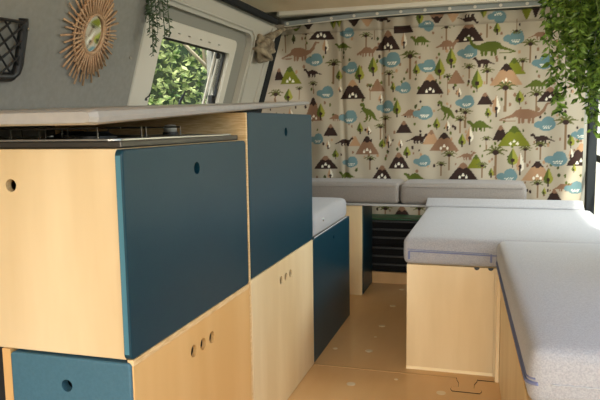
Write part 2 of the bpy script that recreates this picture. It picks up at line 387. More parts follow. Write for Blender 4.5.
# ---- hob on the cabinet
t = root('hob', 'black and steel gas hob tray on the plywood cabinet beneath the grey worktop', 'hob', (-.9, 1.3, .881))
P(obj('tray', B(-1.22, -.652, 1.032, 1.60, .8815, .8955, bev=.003), IRON, t), t)
P(obj('rim', plate(bmesh.new(), -1.225, -.655, 1.024, 1.575, .0035, lambda u, v, w: (u, v, .8957+w), holes=[rrect(-1.19, -.70, 1.05, 1.54, .02)], cr=.02, er=.001), STEEL, t), t)
for bx, by in ((-1.04, 1.42), (-.82, 1.2)):
    bm = bmesh.new(); lathe(bm, [(.045, .8957), (.045, .902), (.03, .908), (.028, .912)], (bx, by, 0)); P(obj('burner', bm, BLACK, t, smooth=False), t)
bm = bmesh.new()
for x0, y0 in ((-1.18, 1.06), (-.92, 1.06), (-1.18, 1.24), (-.92, 1.24)):
    x1, y1 = x0+.2, y0+.16; z = .919
    tube(bm, [(x0, y0, .8975), (x0, y0, z), (x1, y0, z), (x1, y0, .8975)], .0022, 6)
    tube(bm, [(x0, y1, .8975), (x0, y1, z), (x1, y1, z), (x1, y1, .8975)], .0022, 6)
    tube(bm, [((x0+x1)/2, y0, z), ((x0+x1)/2, y1, z)], .002, 6); tube(bm, [(x0, (y0+y1)/2, z), (x1, (y0+y1)/2, z)], .002, 6)
P(obj('pan_support', bm, IRON, t), t)
bm = bmesh.new(); lathe(bm, [(.020, .8995), (.020, .906)], (-.80, 1.50, 0)); P(obj('knob_base', bm, BLACK, t), t)
bm = bmesh.new(); lathe(bm, [(.017, .9065), (.017, .917), (.014, .924), (.004, .926)], (-.80, 1.50, 0)); P(obj('knob', bm, WHITE, t, smooth=True), t)

# ---- worktop board, resting on the end panel and a packer
bm = bmesh.new()
def zb(y): return .924 + (y-.907)*.0519
ys = [.905, .92, 1.3, 1.64, 2.0, 2.2, 2.218]
rings = []
for i, y in enumerate(ys):
    th = .026-.0145*(y-.905)/1.313; zz = zb(y); e = .004 if i in (0, len(ys)-1) else 0
    x1 = -.620
    prof = [(-1.262, zz+e), (x1-.012, zz+e), (x1-.003, zz+th*.15+e*.5), (x1, zz+th*.5), (x1-.003, zz+th*.85-e*.5), (x1-.012, zz+th-e), (-1.262, zz+th-e)]
    rings.append([bm.verts.new((x - (e*2 if x > -1 else 0), y, z)) for x, z in prof])
for a, b in zip(rings, rings[1:]):
    for k in range(7): bm.faces.new((a[k], a[(k+1) % 7], b[(k+1) % 7], b[k]))
bm.faces.new(rings[0]); bm.faces.new(rings[-1][::-1])
tag(obj('worktop', bm, BOARD), 'long grey worktop board lying slightly raised over the hob and cabinets', 'worktop')
bm = bmesh.new(); bm2 = [(-1.2, 1.66, .956), (-.66, 1.66, .956), (-.66, 1.80, .956), (-1.2, 1.80, .956)]
lo = [bm.verts.new(p) for p in bm2]; hi = [bm.verts.new((p[0], p[1], zb(p[1])-.0005)) for p in bm2]
bm.faces.new(lo[::-1]); bm.faces.new(hi)
for k in range(4): bm.faces.new((lo[k], lo[(k+1) % 4], hi[(k+1) % 4], hi[k]))
tag(obj('packer', bm, NAVY), 'thin dark packing strip between tall cabinet and worktop board', 'packer')

# ================================================================ REAR BENCH
t = root('rear_bench', 'rear bench with thin grey shelf top on a pale plywood end panel', 'bench', (-.6, 3.45, 0))
P(obj('shelf', B(-1.25, .20, 3.307, 3.60, .4885, .5000, bev=.002), BOARD, t), t)
P(obj('end_panel', B(-1.0, -.652, 3.312, 3.326, 0, .488, bev=.001), PLY, t), t)
P(obj('side_panel', B(-.664, -.648, 3.3265, 3.598, .003, .488, bev=.001), BLUE, t), t)
P(obj('support', B(.16, .178, 3.32, 3.59, 0, .488), PLY, t), t)
tag(obj('plinth', B(-.82, .155, 3.60, 3.615, 0, .066), FLOOR), 'low brown wooden plinth board on the floor under the rear bench', 'plinth')
for i, (x0, x1, lab) in enumerate(((-1.24, -.458, 'taupe-grey seat cushion on rear bench, left of its pair'), (-.448, .172, 'taupe-grey seat cushion on rear bench, right of its pair'))):
    c = root('seat_cushion', lab, 'cushion', ((x0+x1)/2, 3.44, .5))
    P(obj('cover', cushion(bmesh.new(), x0, x1, 3.308, 3.585, .5005, .609, r=.02, puff=.004), FABR, c, smooth=True), c)
    P(obj('piping', tube(bmesh.new(), [(x0+.02, 3.3065, .592), (x1-.02, 3.3065, .592)], .002, 6), FABR, c), c)
# crates under bench
def crate(x0, x1, z0, z1, lab, rim=None):
    c = root('storage_crate', lab, 'crate', ((x0+x1)/2, 3.7, z0), group=None)
    bm = bmesh.new(); y0, y1 = 3.63, 3.78
    n = 3
    for k in range(n):
        a = z0+(z1-z0)*k/n; b = z0+(z1-z0)*(k+1)/n
        box(bm, x0+.006, x1-.006, y0+.006, y1, a, b)
        P(obj('slat', B(x0, x1, y0-.004, y0+.0055, b-.014, b-.004, bev=.002), CRIB, c), c)
    P(obj('body', bm, CRATE, c), c)
    bm = bmesh.new(); box(bm, x0-.004, x1+.004, y0-.008, y1, z1+.0005, z1+.012, bev=.003)
    P(obj('rim', bm, rim or CRATE, c), c)
box_ = [(-.64, -.02)]
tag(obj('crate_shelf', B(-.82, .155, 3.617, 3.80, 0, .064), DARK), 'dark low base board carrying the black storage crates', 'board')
crate(-.80, -.10, .0645, .212, 'black slatted storage crate under the rear bench, lower one')
crate(-.80, -.10, .2245, .367, 'black slatted storage crate with green rim, stacked on top of the other', GREEN)

# ================================================================ CENTRE BOX AND CUSHIONS
t = root('seat_box', 'pale plywood seat box in the middle under the thick grey cushion', 'box', (.08, 2.8, 0))
P(obj('front_panel', B(-.290, .022, 2.330, 2.345, .012, .402, bev=.001), PLY, t), t)
P(obj('plinth', B(-.290, .022, 2.331, 2.345, 0, .0118), PLYL, t), t)
P(obj('side_panel', B(-.290, -.275, 2.3455, 3.20, 0, .402), PLY, t), t)
P(obj('far_side', B(.415, .43, 2.3455, 3.20, 0, .402), PLY, t), t)
P(obj('back_panel', B(-.274, .414, 3.185, 3.2, 0, .402), PLY, t), t)
P(obj('front_rail', B(.0225, .43, 2.330, 2.345, 0, .402), PLY, t), t)
P(obj('lid', B(-.289, .429, 2.346, 3.199, .4022, .4035), PLYE, t), t)
for x in (-.040, .008):
    bm = bmesh.new()
    pts = [(x+.0095*math.cos(R(a)), .4021+.0095*math.sin(R(a))) for a in range(180, 361, 15)]
    f_ = [bm.verts.new((p[0], 2.3265, p[1])) for p in pts]; b_ = [bm.verts.new((p[0], 2.330, p[1])) for p in pts]
    bm.faces.new(f_); bm.faces.new(b_[::-1])
    for k in range(len(pts)): bm.faces.new((f_[k], f_[(k+1) % len(pts)], b_[(k+1) % len(pts)], b_[k]))
    P(obj('stud', bm, BLACK, t), t)
t = root('centre_cushion', 'thick pale grey cushion with blue zip on the middle plywood box', 'cushion', (.06, 2.8, .404))
P(obj('cover', cushion(bmesh.new(), -.300, .455, 2.320, 3.212, .4045, .505, r=.02, puff=.006), FAB, t, smooth=True), t)
bm = bmesh.new(); tube(bm, [(-.3015, 2.40, .455), (-.301, 2.340, .455), (-.295, 2.323, .455), (-.275, 2.3170, .454), (.0, 2.3150, .450), (.2, 2.3150, .449), (.44, 2.318, .449)], .0022, 6)
tube(bm, [(-.286, 2.3165, .462), (-.26, 2.3155, .460), (.0, 2.3145, .456)], .0012, 6)
P(obj('zip', bm, PIPE, t), t)
P(obj('zip_tab', B(-.284, -.277, 2.3145, 2.318, .424, .455, bev=.001), PIPE, t), t)
P(obj('zip_tab', B(.005, .012, 2.312, 2.316, .425, .455, bev=.001), PIPE, t), t)
# narrow tilted filler cushion against the bench edge
c = root('filler_cushion', 'narrow pale grey cushion strip between middle cushion and rear bench cushions', 'cushion', (.055, 3.203, .499))
o = obj('cover', cushion(bmesh.new(), -.365, .372, .0, .092, -.040, .0, r=.008, puff=.002), FAB, c, smooth=True); o.rotation_euler = (R(19), 0, 0); o.location = (0, .012, .012)

# ================================================================ RIGHT BENCH
ANG = math.atan2(.049, 1.15)
t = root('side_bench', 'pale plywood bench box in the right foreground under a grey cushion', 'bench', (.031, 2.30, 0), ANG)
obj('side_panel', B(0.012, .026, -1.14, -.004, 0, .390, bev=.001), PLY, t)
obj('edge_strip', B(-.002, .011, -.022, -.002, 0, .390, bev=.001), PLY, t)
obj('end_panel', B(.0265, .50, -1.14, -1.126, 0, .390), PLY, t)
obj('far_panel', B(.0265, .50, -.018, -.004, 0, .390), PLY, t)
obj('lid', B(.0, .50, -1.14, -.004, .3905, .3975), PLYE, t)
t = root('side_cushion', 'large pale grey fabric cushion in the right foreground with blue piping', 'cushion', (.031, 2.30, .398), ANG)
obj('cover', cushion(bmesh.new(), -.003, .505, -1.112, .002, 0, .113, r=.026, puff=.004, n=18), FAB, t, smooth=True)
bm = bmesh.new()
arc = [(.0275-.0335*math.cos(R(a)), -1.0825-.0335*math.sin(R(a)), .043+.005*a/90) for a in range(0, 70, 9)]
tube(bm, [(-.0035, -.01, .035), (-.0058, -.1, .036), (-.0064, -.55, .037), (-.0062, -.98, .040)] + arc, .0040, 6)
tube(bm, [(-.003, -.01, .046), (-.0050, -.1, .047), (-.0058, -.55, .048), (-.0056, -.98, .051)] + [(x+.0005, y, z+.009) for x, y, z in arc[:-1]], .0022, 6)
obj('zip', bm, PIPE, t)
obj('seam', tube(bmesh.new(), [(.036, -1.1150, .0480), (.25, -1.1150, .047), (.48, -1.1145, .047)], .0008, 6), SEAM, t)

# ================================================================ FLOOR FITTINGS
def plate_disc(x, y, r, lab):
    bm = bmesh.new(); lathe(bm, [(r, .0002), (r, .0012), (r*.8, .0022), (r*.3, .0018)], (0, 0, 0), 'z', 20)
    o = obj('floor_plate', bm, DISC, smooth=False); o.location = (x, y, 0); tag(o, lab, 'floor plate'); return o
for x, y, r, lab in ((-.461, 2.134, .016, 'round floor plate in front of the seam, near the plywood door'),
                     (-.147, 2.138, .016, 'dark-centred round floor plate beside the puzzle-shaped floor joint'),
                     (-.312, 2.215, .007, 'tiny round plug just in front of the floor seam'),
                     (-.460, 2.479, .015, 'first round floor plate beyond the floor seam'),
                     (-.462, 2.813, .015, 'second round floor plate beyond the floor seam'),
                     (-.461, 3.147, .015, 'third round floor plate beyond the floor seam'),
                     (-.461, 3.480, .014, 'farthest round floor plate, near the black crates'),
                     (-.600, 2.474, .010, 'small round floor plate close to the low blue cabinet'),
                     (-.464, 2.655, .006, 'tiny round plug between first and second floor plates')):
    plate_disc(x, y, r, lab)
# puzzle joint inlay
cx = -.066
pts = [(-.036, 2.283), (-.034, 2.262), (-.026, 2.235), (-.026, 2.20), (-.048, 2.198), (-.052, 2.180), (-.046, 2.162), (.046, 2.162), (.052, 2.180), (.048, 2.198), (.026, 2.20), (.026, 2.235), (.034, 2.262), (.036, 2.283)]
bm = bmesh.new(); a = [bm.verts.new((cx+x, y, .0003)) for x, y in pts]; b = [bm.verts.new((cx+x, y, .0025)) for x, y in pts]
bm.faces.new(a[::-1]); bm.faces.new(b)
for k in range(len(pts)): bm.faces.new((a[k], a[(k+1) % len(pts)], b[(k+1) % len(pts)], b[k]))
struct(obj('trim_10', bm, FLOOR))
bm = bmesh.new(); tube(bm, [(cx+x, y, .0012) for x, y in pts], .0013, 6); struct(obj('trim_11', bm, DARK))
struct(obj('trim_12', B(-.1045, .03, 2.2795, 2.2835, -.01, .0008), DARK))

# ================================================================ CURTAIN
CY = 3.80
C_BASE = (180, 169, 150); C_DK = (58, 44, 40); C_BR = (138, 106, 84); C_TAN = (176, 140, 108); C_GR = (120, 124, 44); C_GR2 = (88, 98, 42)
C_GL = (150, 150, 66); C_BL = (106, 134, 138); C_W = (232, 226, 208); C_DG = (74, 80, 46)
X0, X1, Z0, Z1, ST = -1.42, .485, .12, 1.535, .0042
NX = int((X1-X0)/ST)+1; NZ = int((Z1-Z0)/ST)+1
gx = np.linspace(X0, X1, NX); gz = np.linspace(Z0, Z1, NZ)
GX, GZ = np.meshgrid(gx, gz)
IMG = np.zeros((NZ, NX, 3)); IMG[:] = lin(C_BASE)[:3]
UNIT = CY/F_PX*1.0
class Pen:
    """local drawing frame in the cloth plane; unit = about one centimetre of print / 1.6"""
    def __init__(s, px_, py_, flip=False, mirror=False, sc=1):
        p = at(px_, py_, 1, CY); s.x, s.z = p.x, p.z
        s.sx = UNIT*1.05*(-1 if mirror else 1)*sc; s.sz = UNIT*(-1 if flip else 1)*sc
        s.zlo, s.zhi = -9, 9
    def win(s, pts):
        xs = [s.x+p[0]*s.sx for p in pts]; zs = [s.z+p[1]*s.sz for p in pts]
        i0 = max(0, int((min(xs)-X0)/ST)-1); i1 = min(NX, int((max(xs)-X0)/ST)+3)
        j0 = max(0, int((min(zs)-Z0)/ST)-1); j1 = min(NZ, int((max(zs)-Z0)/ST)+3)
        return xs, zs, slice(j0, j1), slice(i0, i1)
    def poly(s, pts, c):
        xs, zs, J, I = s.win(pts)
        x, z = GX[J, I], GZ[J, I]
        if x.size == 0: return
        m = np.zeros(x.shape, bool); n = len(xs)
        for k in range(n):
            xa, za, xb, zb_ = xs[k], zs[k], xs[(k+1) % n], zs[(k+1) % n]
            if za == zb_: continue
            cross = ((za > z) != (zb_ > z)) & (x < (xb-xa)*(z-za)/(zb_-za)+xa); m ^= cross
        m &= (z > s.zlo) & (z < s.zhi)
        IMG[J, I][m] = lin(c)[:3]
    def ell(s, cx, cz, a, b, c, rot=0):
        pts = []
        for k in range(18):
            t = 2*math.pi*k/18; u, v = a*math.cos(t), b*math.sin(t); q = R(rot)
            pts.append((cx+u*math.cos(q)-v*math.sin(q), cz+u*math.sin(q)+v*math.cos(q)))
        s.poly(pts, c)
    def line(s, pts, w, c):
        ws = w if isinstance(w, (list, tuple)) else [w]*len(pts)
        for (a, b), w0, w1 in zip(zip(pts, pts[1:]), ws, ws[1:]):
            dx, dz = b[0]-a[0], b[1]-a[1]; L = math.hypot(dx, dz) or 1; nx, nz_ = -dz/L/2, dx/L/2
            s.poly([(a[0]+nx*w0, a[1]+nz_*w0), (b[0]+nx*w1, b[1]+nz_*w1), (b[0]-nx*w1, b[1]-nz_*w1), (a[0]-nx*w0, a[1]-nz_*w0)], c)
            s.ell(b[0], b[1], w1/2, w1/2, c)
def mtn(x, yt, yb, w, c, cap=None, spots=0, **k):
    h = yb-yt; p = Pen(x, yb, **k); f = w/2
    p.poly([(-f, 0), (-f*.82, h*.22), (-f*.3, h*.78), (-f*.12, h*.97), (0, h), (f*.12, h*.97), (f*.3, h*.78), (f*.82, h*.22), (f, 0)], c)
    if cap: p.poly([(-f*.42, h*.66), (-f*.12, h*.97), (0, h), (f*.12, h*.97), (f*.42, h*.66), (f*.2, h*.72), (0, h*.62), (-f*.2, h*.72)], cap)
    if spots:
        for dx, dz in ((-3, 2.6), (0, 4.8), (3, 2.6)):
            q = spots; p.poly([(dx-1.15, dz*1-.9), (dx-1.2, dz+.1), (dx, dz+2.2), (dx+1.2, dz+.1), (dx+1.15, dz-.9), (dx, dz-1.4)], C_W)
def tree(x, yt, yb, w, c=C_GR2, c2=C_GL, tr=C_DK, **k):
    h = yb-yt; p = Pen(x, yb, **k); f = w/2
    p.poly([(0, h*.12), (-f*.8, h*.25), (-f, h*.42), (-f*.5, h*.75), (0, h), (f*.5, h*.75), (f, h*.42), (f*.8, h*.25)], c)
    p.poly([(0, h*.12), (f*.8, h*.25), (f, h*.42), (f*.5, h*.75), (0, h)], c2)
    p.line([(0, 0), (0, h*.42)], 1.1, tr); p.ell(0, h*.38, f*.38, h*.1, tr)
def wtree(x, yt, yb, w=5, **k): tree(x, yt, yb, w, C_TAN, C_W, C_DK, **k)
def palm(x, yt, yb, s=1, c=(98, 100, 56), tr=(132, 106, 80), **k):
    p = Pen(x, yb, **k); h = yb-yt; t = h-2.2*s
    p.line([(0, 0), (0, t)], [1.7*s, 1.3*s], tr); s *= 1.35
    for a, L in ((15, 5.6), (50, 4.6), (90, 3.6), (130, 4.6), (165, 5.6), (-15, 4), (195, 4)):
        dx, dz = math.cos(R(a)), math.sin(R(a)); L *= s
        p.line([(0, t), (dx*L*.55, t+dz*L*.6+.3*s), (dx*L, t+dz*L*.75-.5*s)], [.75*s, 1.0*s, .3*s], c)
    p.ell(0, t-.4, 1.5*s, 1.2*s, C_DK)
def pond(x, y, w, **k):
    p = Pen(x, y, **k); s = w/17.
    p.ell(-4.5*s, -.5*s, 4.3*s, 3.2*s, C_BL); p.ell(2.5*s, 1.6*s, 5.2*s, 5.0*s, C_BL); p.ell(1*s, -2.4*s, 6*s, 3.8*s, C_BL); p.ell(4.4*s, -.5*s, 4*s, 4.6*s, C_BL)
    for dx, dz in ((-1.6, -2.2), (.4, -2.2), (2.4, -2.2), (4.2, -2.2), (-.6, -3.6), (1.4, -3.6), (3.3, -3.6)):
        p.line([((dx-.6)*s, (dz+.4)*s), (dx*s, (dz-.2)*s), ((dx+.6)*s, (dz+.4)*s)], .65*s, C_W)
def stego(x, y, c, w=16, **k):
    p = Pen(x, y, sc=w/16., **k)
    p.poly([(-8.5, -2.5), (-4, .6), (-2.5, 2.4), (0, 3.2), (2.5, 2.4), (4, .8), (5.2, 2.2), (6.4, 3.4), (8.2, 3.2), (8.4, 1.8), (6.8, 1.0), (5, -2), (-3.5, -2)], c)
    for dx in (-2.8, -.8, 2.2, 4.2): p.line([(dx, -1), (dx, -3.9)], 1.2, c)
def raptor(x, y, c, w=20, **k):   # walking lizard-hipped dinosaur, faces right
    p = Pen(x, y, sc=w/20., **k)
    p.poly([(-10, -2.2), (-5, .2), (-2.5, 2.4), (1, 3), (4.5, 2), (6, 2.6), (6.6, 4.4), (8.4, 4.8), (9.8, 3.6), (9.4, 2.6), (7.6, 2.4), (6.6, .2), (5, -1.2), (-1, -1.6), (-4, -.8), (-8, -2)], c)
    for dx in (-1.8, .6, 3.6, 5.0): p.line([(dx, -.6), (dx-.4, -2.8), (dx+.3, -4)], [1.9, 1.2, 1.0], c)
def trex(x, y, c, **k):
    p = Pen(x, y, **k)
    p.poly([(-7.5, 6), (-8, 7.6), (-6.6, 9), (-4, 8.8), (-3, 7), (-3, 4.4), (-.6, 3.4), (3, 2), (6, -2), (8, -7), (10.5, -9.2), (6, -8), (2.6, -3.8), (0, -3), (-2.4, -2), (-4.6, .6), (-5, 4), (-5.4, 5.6)], c)
    p.line([(-4, 1.6), (-6.6, .6), (-7.4, -.6)], .8, c)
    p.line([(-1, -2), (-.6, -6), (-2.2, -9)], [2.6, 1.6, 1], c); p.line([(-2.4, -9.2), (-4, -9.4)], 1, c)
    p.line([(2, -2), (2.4, -6), (1, -9)], [2.6, 1.6, 1], c)
def bronto(x, y, c, w=44, **k):  # faces right, head up
    p = Pen(x, y, sc=w/44., **k)
    p.line([(-21, -5), (-16, -3.4), (-10, -1.6), (-6, .6)], [.8, 1.6, 3, 5], c)
    p.line([(-21, -5), (-14, -6.2), (-8, -6)], [.9, 1, .7], c)
    p.ell(0, 0, 9.5, 4.6, c, -4); p.line([(7, -1), (12, .2), (15, 3), (16.5, 7), (17.5, 9)], [5.4, 3.4, 2.6, 2, 1.8], c)
    p.line([(17.2, 9), (20, 8.8)], [2, 1.2], c)
    for dx in (-4.5, -1.6, 3.4, 6.4): p.line([(dx, -2), (dx, -7.6)], [2.8, 2], c)
rr = random.Random(3)
for _ in range(620):   # tiny bushes scattered over the cloth
    p = Pen(265+rr.random()*325, 8+rr.random()*245)
    c = rr.choice((C_DG, C_GR2, C_BR, C_TAN, C_DK, C_GR2, C_BR)); s = rr.uniform(.8, 1.5)
    p.ell(0, 0, .85*s, 1.35*s, c)
# pattern, row by row
MD = C_DK
mtn(279, 68, 80, 11, MD, C_BR); mtn(290.5, 66, 84, 22, C_GR, C_GR2, 1); raptor(313, 73, MD, 20, mirror=True); pond(325, 92.5, 17)
palm(333, 61, 84, 1.15); palm(313, 82, 94, .75); tree(289, 88, 103, 9.5); palm(275, 91, 104, 1.25); palm(299, 87, 100, .6); mtn(313, 97, 121, 20, C_BR, MD, 1); tree(321, 103, 120, 9)
tree(339, 70, 81, 7); wtree(340, 86, 92, 4); mtn(353, 80, 99, 25, MD, C_TAN, 1); stego(336, 117, C_BR, 14); pond(348, 117, 18); wtree(291, 108, 118)
palm(283, 33, 53, .8); tree(294, 34, 44, 5, C_DG, C_DG); palm(307, 32, 50, .8, C_BR); bronto(299, 52.5, C_BR, 44); wtree(325, 37, 54, 6); pond(314, 60, 17)
stego(343, 46, C_GR2, 16, mirror=True); palm(366, 34, 50, .85); palm(374.5, 26, 40, .5); mtn(388, 31, 50, 23, MD, C_BR, 1); wtree(404, 33, 49, 6); stego(367, 51, C_BR, 20)
pond(390, 60, 20); pond(350, 68, 16); palm(410, 54, 79, 1.3); stego(421, 40, C_GR2, 18, mirror=True); pond(426.5, 66, 17)
tree(373, 57, 76, 9); tree(360, 65, 83, 9.5); mtn(377, 79, 91, 13, C_BR, C_BR); palm(370, 85, 100, .6); palm(389, 72, 86, .85); tree(416.5, 64, 76, 7); pond(403, 88, 15); tree(393, 82, 92, 5)
wtree(380, 94, 103, 4.5); pond(385, 107, 17); tree(397, 99, 117, 8); trex(368, 112, C_GR2); stego(411, 113, C_BR, 18); pond(423, 113, 18)
mtn(468.5, 23, 42, 27, MD, C_BR, 1); palm(446, 26, 41, .85); stego(447, 44, C_BR, 20); pond(467.5, 52, 18); bronto(490, 46.5, C_GR2, 46, mirror=True); raptor(484.5, 62.5, MD, 21, mirror=True)
tree(451, 49, 68, 9.5); tree(439.5, 59, 79, 10); tree(497, 23, 35, 6.5); palm(487, 22, 38, .6); palm(530, 43, 63, 1.1); pond(514, 37.5, 18); mtn(514, 59, 74, 20, C_GR, C_GR2); palm(522.5, 60, 71, .8)
mtn(506, 65, 85, 28, C_TAN, MD, 1); palm(505, 86, 112, 1.4); palm(469, 66, 79, .85); palm(487, 70, 84, .85); tree(477, 71, 92, 10.5); mtn(456, 71, 84, 16, C_BR, C_BR); palm(447.5, 76, 95, .7)
mtn(430, 75, 94, 25, MD, C_TAN, 1); wtree(459, 88, 97, 4.5); pond(465, 102, 17); mtn(485, 93, 105, 14, MD, C_BR); wtree(496, 96, 117, 7); tree(488, 108, 118, 6); trex(446, 110, C_GR2); palm(465, 111, 128, .95)
tree(519.5, 91, 105, 8); stego(536, 84, C_GR2, 20); palm(536, 93, 112, 1.1); mtn(550, 88, 102, 22, MD, C_BR, 1); bronto(525, 114, C_BR, 46); pond(543, 62, 18); raptor(540, 35, C_BR, 20)
mtn(331, 124, 135.5, 14, MD, C_BR); tree(360, 122, 134, 6.5); wtree(368.5, 126, 135, 5); palm(380, 125, 139, .8); palm(385, 117, 133, .8); pond(316.5, 139, 15); raptor(344, 142, MD, 20)
mtn(355, 136, 146, 11, C_TAN, C_TAN); mtn(367, 136, 154.5, 23, C_BR, MD, 1); tree(382, 139, 149, 7); wtree(388.5, 134, 148, 5.5); tree(335.5, 149, 159, 7); wtree(328.5, 140, 149, 4); mtn(326, 155, 169, 24, MD, C_BR, 1)
pond(350, 162, 15); palm(370, 157, 170, .8); mtn(382, 165, 180, 20, MD, C_BR, 1); stego(347, 175, C_GR2, 16, mirror=True); wtree(330, 168, 180, 6)
mtn(404, 121, 133, 15, MD, C_BR); tree(436.5, 118, 130, 7); wtree(447.5, 121, 131, 5); palm(460, 118, 133, .9); raptor(417, 139, MD, 22); mtn(431, 130, 144, 15, C_TAN, C_BR)
mtn(444, 133, 151, 27, C_BR, MD, 1); tree(462, 134, 147, 7.5); wtree(469.5, 127, 145, 7); tree(407, 146, 158, 7.5); wtree(400.5, 139, 148, 4.5); mtn(399, 152, 168.5, 20, MD, C_BR, 1); pond(422, 161, 16)
palm(449, 153, 170, 1.0); palm(441, 163, 176, .8); raptor(466, 156, C_BR, 18); mtn(463, 163, 180, 27, MD, C_BR, 1); mtn(476, 155, 168, 15, C_GR, C_GR2); stego(415, 177, C_GR2, 20, mirror=True)
stego(480, 125, C_GR2, 22, mirror=True); mtn(500.5, 126, 140, 14, MD, C_BR); mtn(514, 127, 146.5, 29, C_GR, C_GR2, 1); pond(545, 124, 18); raptor(543, 139, MD, 22, mirror=True); palm(486, 138, 150, .7)
palm(495, 150, 176, 1.45); tree(512.5, 149, 168, 10); wtree(520, 154, 175, 7); palm(525, 148, 163, .8); palm(540, 144, 160, .9); pond(556, 159, 19); mtn(537, 162, 181, 27, C_TAN, MD, 1); tree(548, 169, 187, 8.5)
pond(507, 176, 18); palm(482, 164, 178, .8); tree(491, 168, 178, 5); palm(565, 121, 150, 1.4); tree(571, 135, 148, 6.5); pond(580, 134, 14); mtn(581, 145, 166, 24, MD, C_TAN, 1); wtree(571, 149, 160, 4)
tree(574, 165, 173, 4); palm(537, 182, 198, .9); mtn(554, 190, 202, 14, MD, C_BR); stego(563, 187, C_BR, 16); pond(574, 188, 16); tree(544, 188, 196, 4)
for i, x in enumerate(range(300, 590, 34)):     # below the seats
    (mtn(x, 205, 222, 22, MD, C_BR, 1) if i % 3 == 0 else pond(x, 214, 17) if i % 3 == 1 else tree(x, 203, 224, 9)); palm(x+17, 206, 226, 1)
    (stego(x, 238, C_GR2, 20) if i % 2 else mtn(x, 230, 246, 24, C_BR, MD, 1)); tree(x+17, 232, 248, 8)
# folded-over header, printed upside down above the stitched hem line
hz = at(400, 28.5, 1, CY).z
hm = GZ > hz; IMG[hm] = lin(C_BASE)[:3]
mtn(296, 31, 20, 18, C_GR, C_GR2) ; Pen(0, 0)
def hdr(fn, x, y0, y1, *a): fn(x, y0, y1, *a)
def mi(x, yb, h, w, c, cap=None, sp_=0):
    mtn(x, yb-h, yb, w, c, cap, sp_, flip=True)
for a in ((295.5, 20, 11, 22, C_GR, C_GR2), (309, 20, 10, 15, MD), (354, 15, 11, 18, MD), (367, 14, 12, 17, C_TAN), (437, 3, 19, 26, C_BR, MD, 1), (453, 9, 12, 15, C_TAN), (527, 4, 14, 12, C_GR), (536, 4, 12, 9, MD), (405, 5, 8, 10, C_TAN)): mi(*a)
for x, y in ((333, 16), (339, 14), (420, 12), (484, 4), (570, 6)):
    tree(x, y-13, y, 7, flip=True)
raptor(380, 18, MD, 20, flip=True); raptor(468, 19, MD, 20, flip=True); pond(497, 17, 16, flip=True); pond(426.5, 26, 14, flip=True); pond(347, 33, 14); palm(517, 5, 18, .7, flip=True)
# print on cut pieces right under the hem line
p = Pen(405, 33); p.poly([(-10, 0), (-10, 7), (5, 7), (8, 0)], MD)
p = Pen(321, 39.5); p.poly([(-11, 0), (-8, 4), (-4, 8.5), (8, 8.5), (13, 0)], MD)
for dx in (-3, 0, 3): p.ell(dx, 3.5+(1.8 if dx == 0 else 0), 1.1, 1.8, C_W)
seam_ = (np.abs(GZ-hz) < .003); IMG[seam_] *= .72
# cloth surface with soft folds
def fold(x, z):
    s = (x-X0)/(X1-X0)
    y = .007*math.sin(x*17+.8*math.sin(z*3)) + .0045*math.sin(x*41+z*2.2) + .0025*math.sin(x*9-z*16)
    y += .010*math.exp(-((x+.60+.02*z)/.008)**2) * (1 if z > .8 else 0) + .006*math.exp(-((x+.83)/.010)**2)
    if z > 1.40: y += .006*math.sin(x*60)*(z-1.40)/.13
    return y
verts = np.zeros((NZ, NX, 3)); verts[..., 0] = GX; verts[..., 2] = GZ
yy = .007*np.sin(GX*17+.8*np.sin(GZ*3)) + .0045*np.sin(GX*41+GZ*2.2) + .0025*np.sin(GX*9-GZ*16)
yy += .020*np.exp(-((GX+.60+.02*GZ)/.010)**2)*(GZ > .8) + .014*np.exp(-((GX+.83+.03*GZ)/.014)**2) + .010*np.sin(GX*26+1.5*np.sin(GZ*5))*np.clip((-.55-GX)/.5, 0, 1) + .006*np.sin(GX*13-GZ*9)*np.clip((-.2-GX)/.6, 0, 1)
yy += .006*np.sin(GX*60)*np.clip((GZ-1.40)/.13, 0, 1) - .008*np.exp(-((GZ-hz)/.006)**2)
yy += .012*np.sin(GZ*34+GX*5)*np.clip((-.98-GX)/.3, 0, 1)
verts[..., 1] = CY+yy
# left edge drawn in by the tie-back
pull = np.clip((-1.16-GX)/.26, 0, 1)
verts[..., 0] += pull*(.012 + .045*np.exp(-((GZ-1.40)/.10)**2))
me = bpy.data.meshes.new('curtain'); me.vertices.add(NX*NZ); me.vertices.foreach_set('co', verts.reshape(-1))
idx = np.arange(NX*NZ).reshape(NZ, NX); q = np.stack([idx[:-1, :-1], idx[:-1, 1:], idx[1:, 1:], idx[1:, :-1]], -1).reshape(-1, 4)
me.loops.add(q.size); me.loops.foreach_set('vertex_index', q.reshape(-1)); me.polygons.add(len(q))
me.polygons.foreach_set('loop_start', np.arange(0, q.size, 4)); me.polygons.foreach_set('loop_total', np.full(len(q), 4))
me.polygons.foreach_set('use_smooth', np.ones(len(q), bool)); me.update()
ca = me.color_attributes.new('print', 'FLOAT_COLOR', 'POINT'); ca.data.foreach_set('color', np.concatenate([IMG, np.ones((NZ, NX, 1))], -1).reshape(-1))
CM = bpy.data.materials.new('printed_cotton'); CM.use_nodes = True; t_ = CM.node_tree; b_ = t_.nodes['Principled BSDF']; b_.inputs['Roughness'].default_value = .95; b_.inputs['Specular IOR Level'].default_value = .1
an = t_.nodes.new('ShaderNodeVertexColor'); an.layer_name = 'print'; t_.links.new(an.outputs[0], b_.inputs['Base Color'])
me.materials.append(CM)
ct = root('curtain', 'cream curtain printed with dinosaurs, mountains, palms and blue ponds across the rear', 'curtain', (0, CY, .12))
o = bpy.data.objects.new('cloth', me); COL.objects.link(o); o.parent = ct; o.location = (0, -CY, -.12)
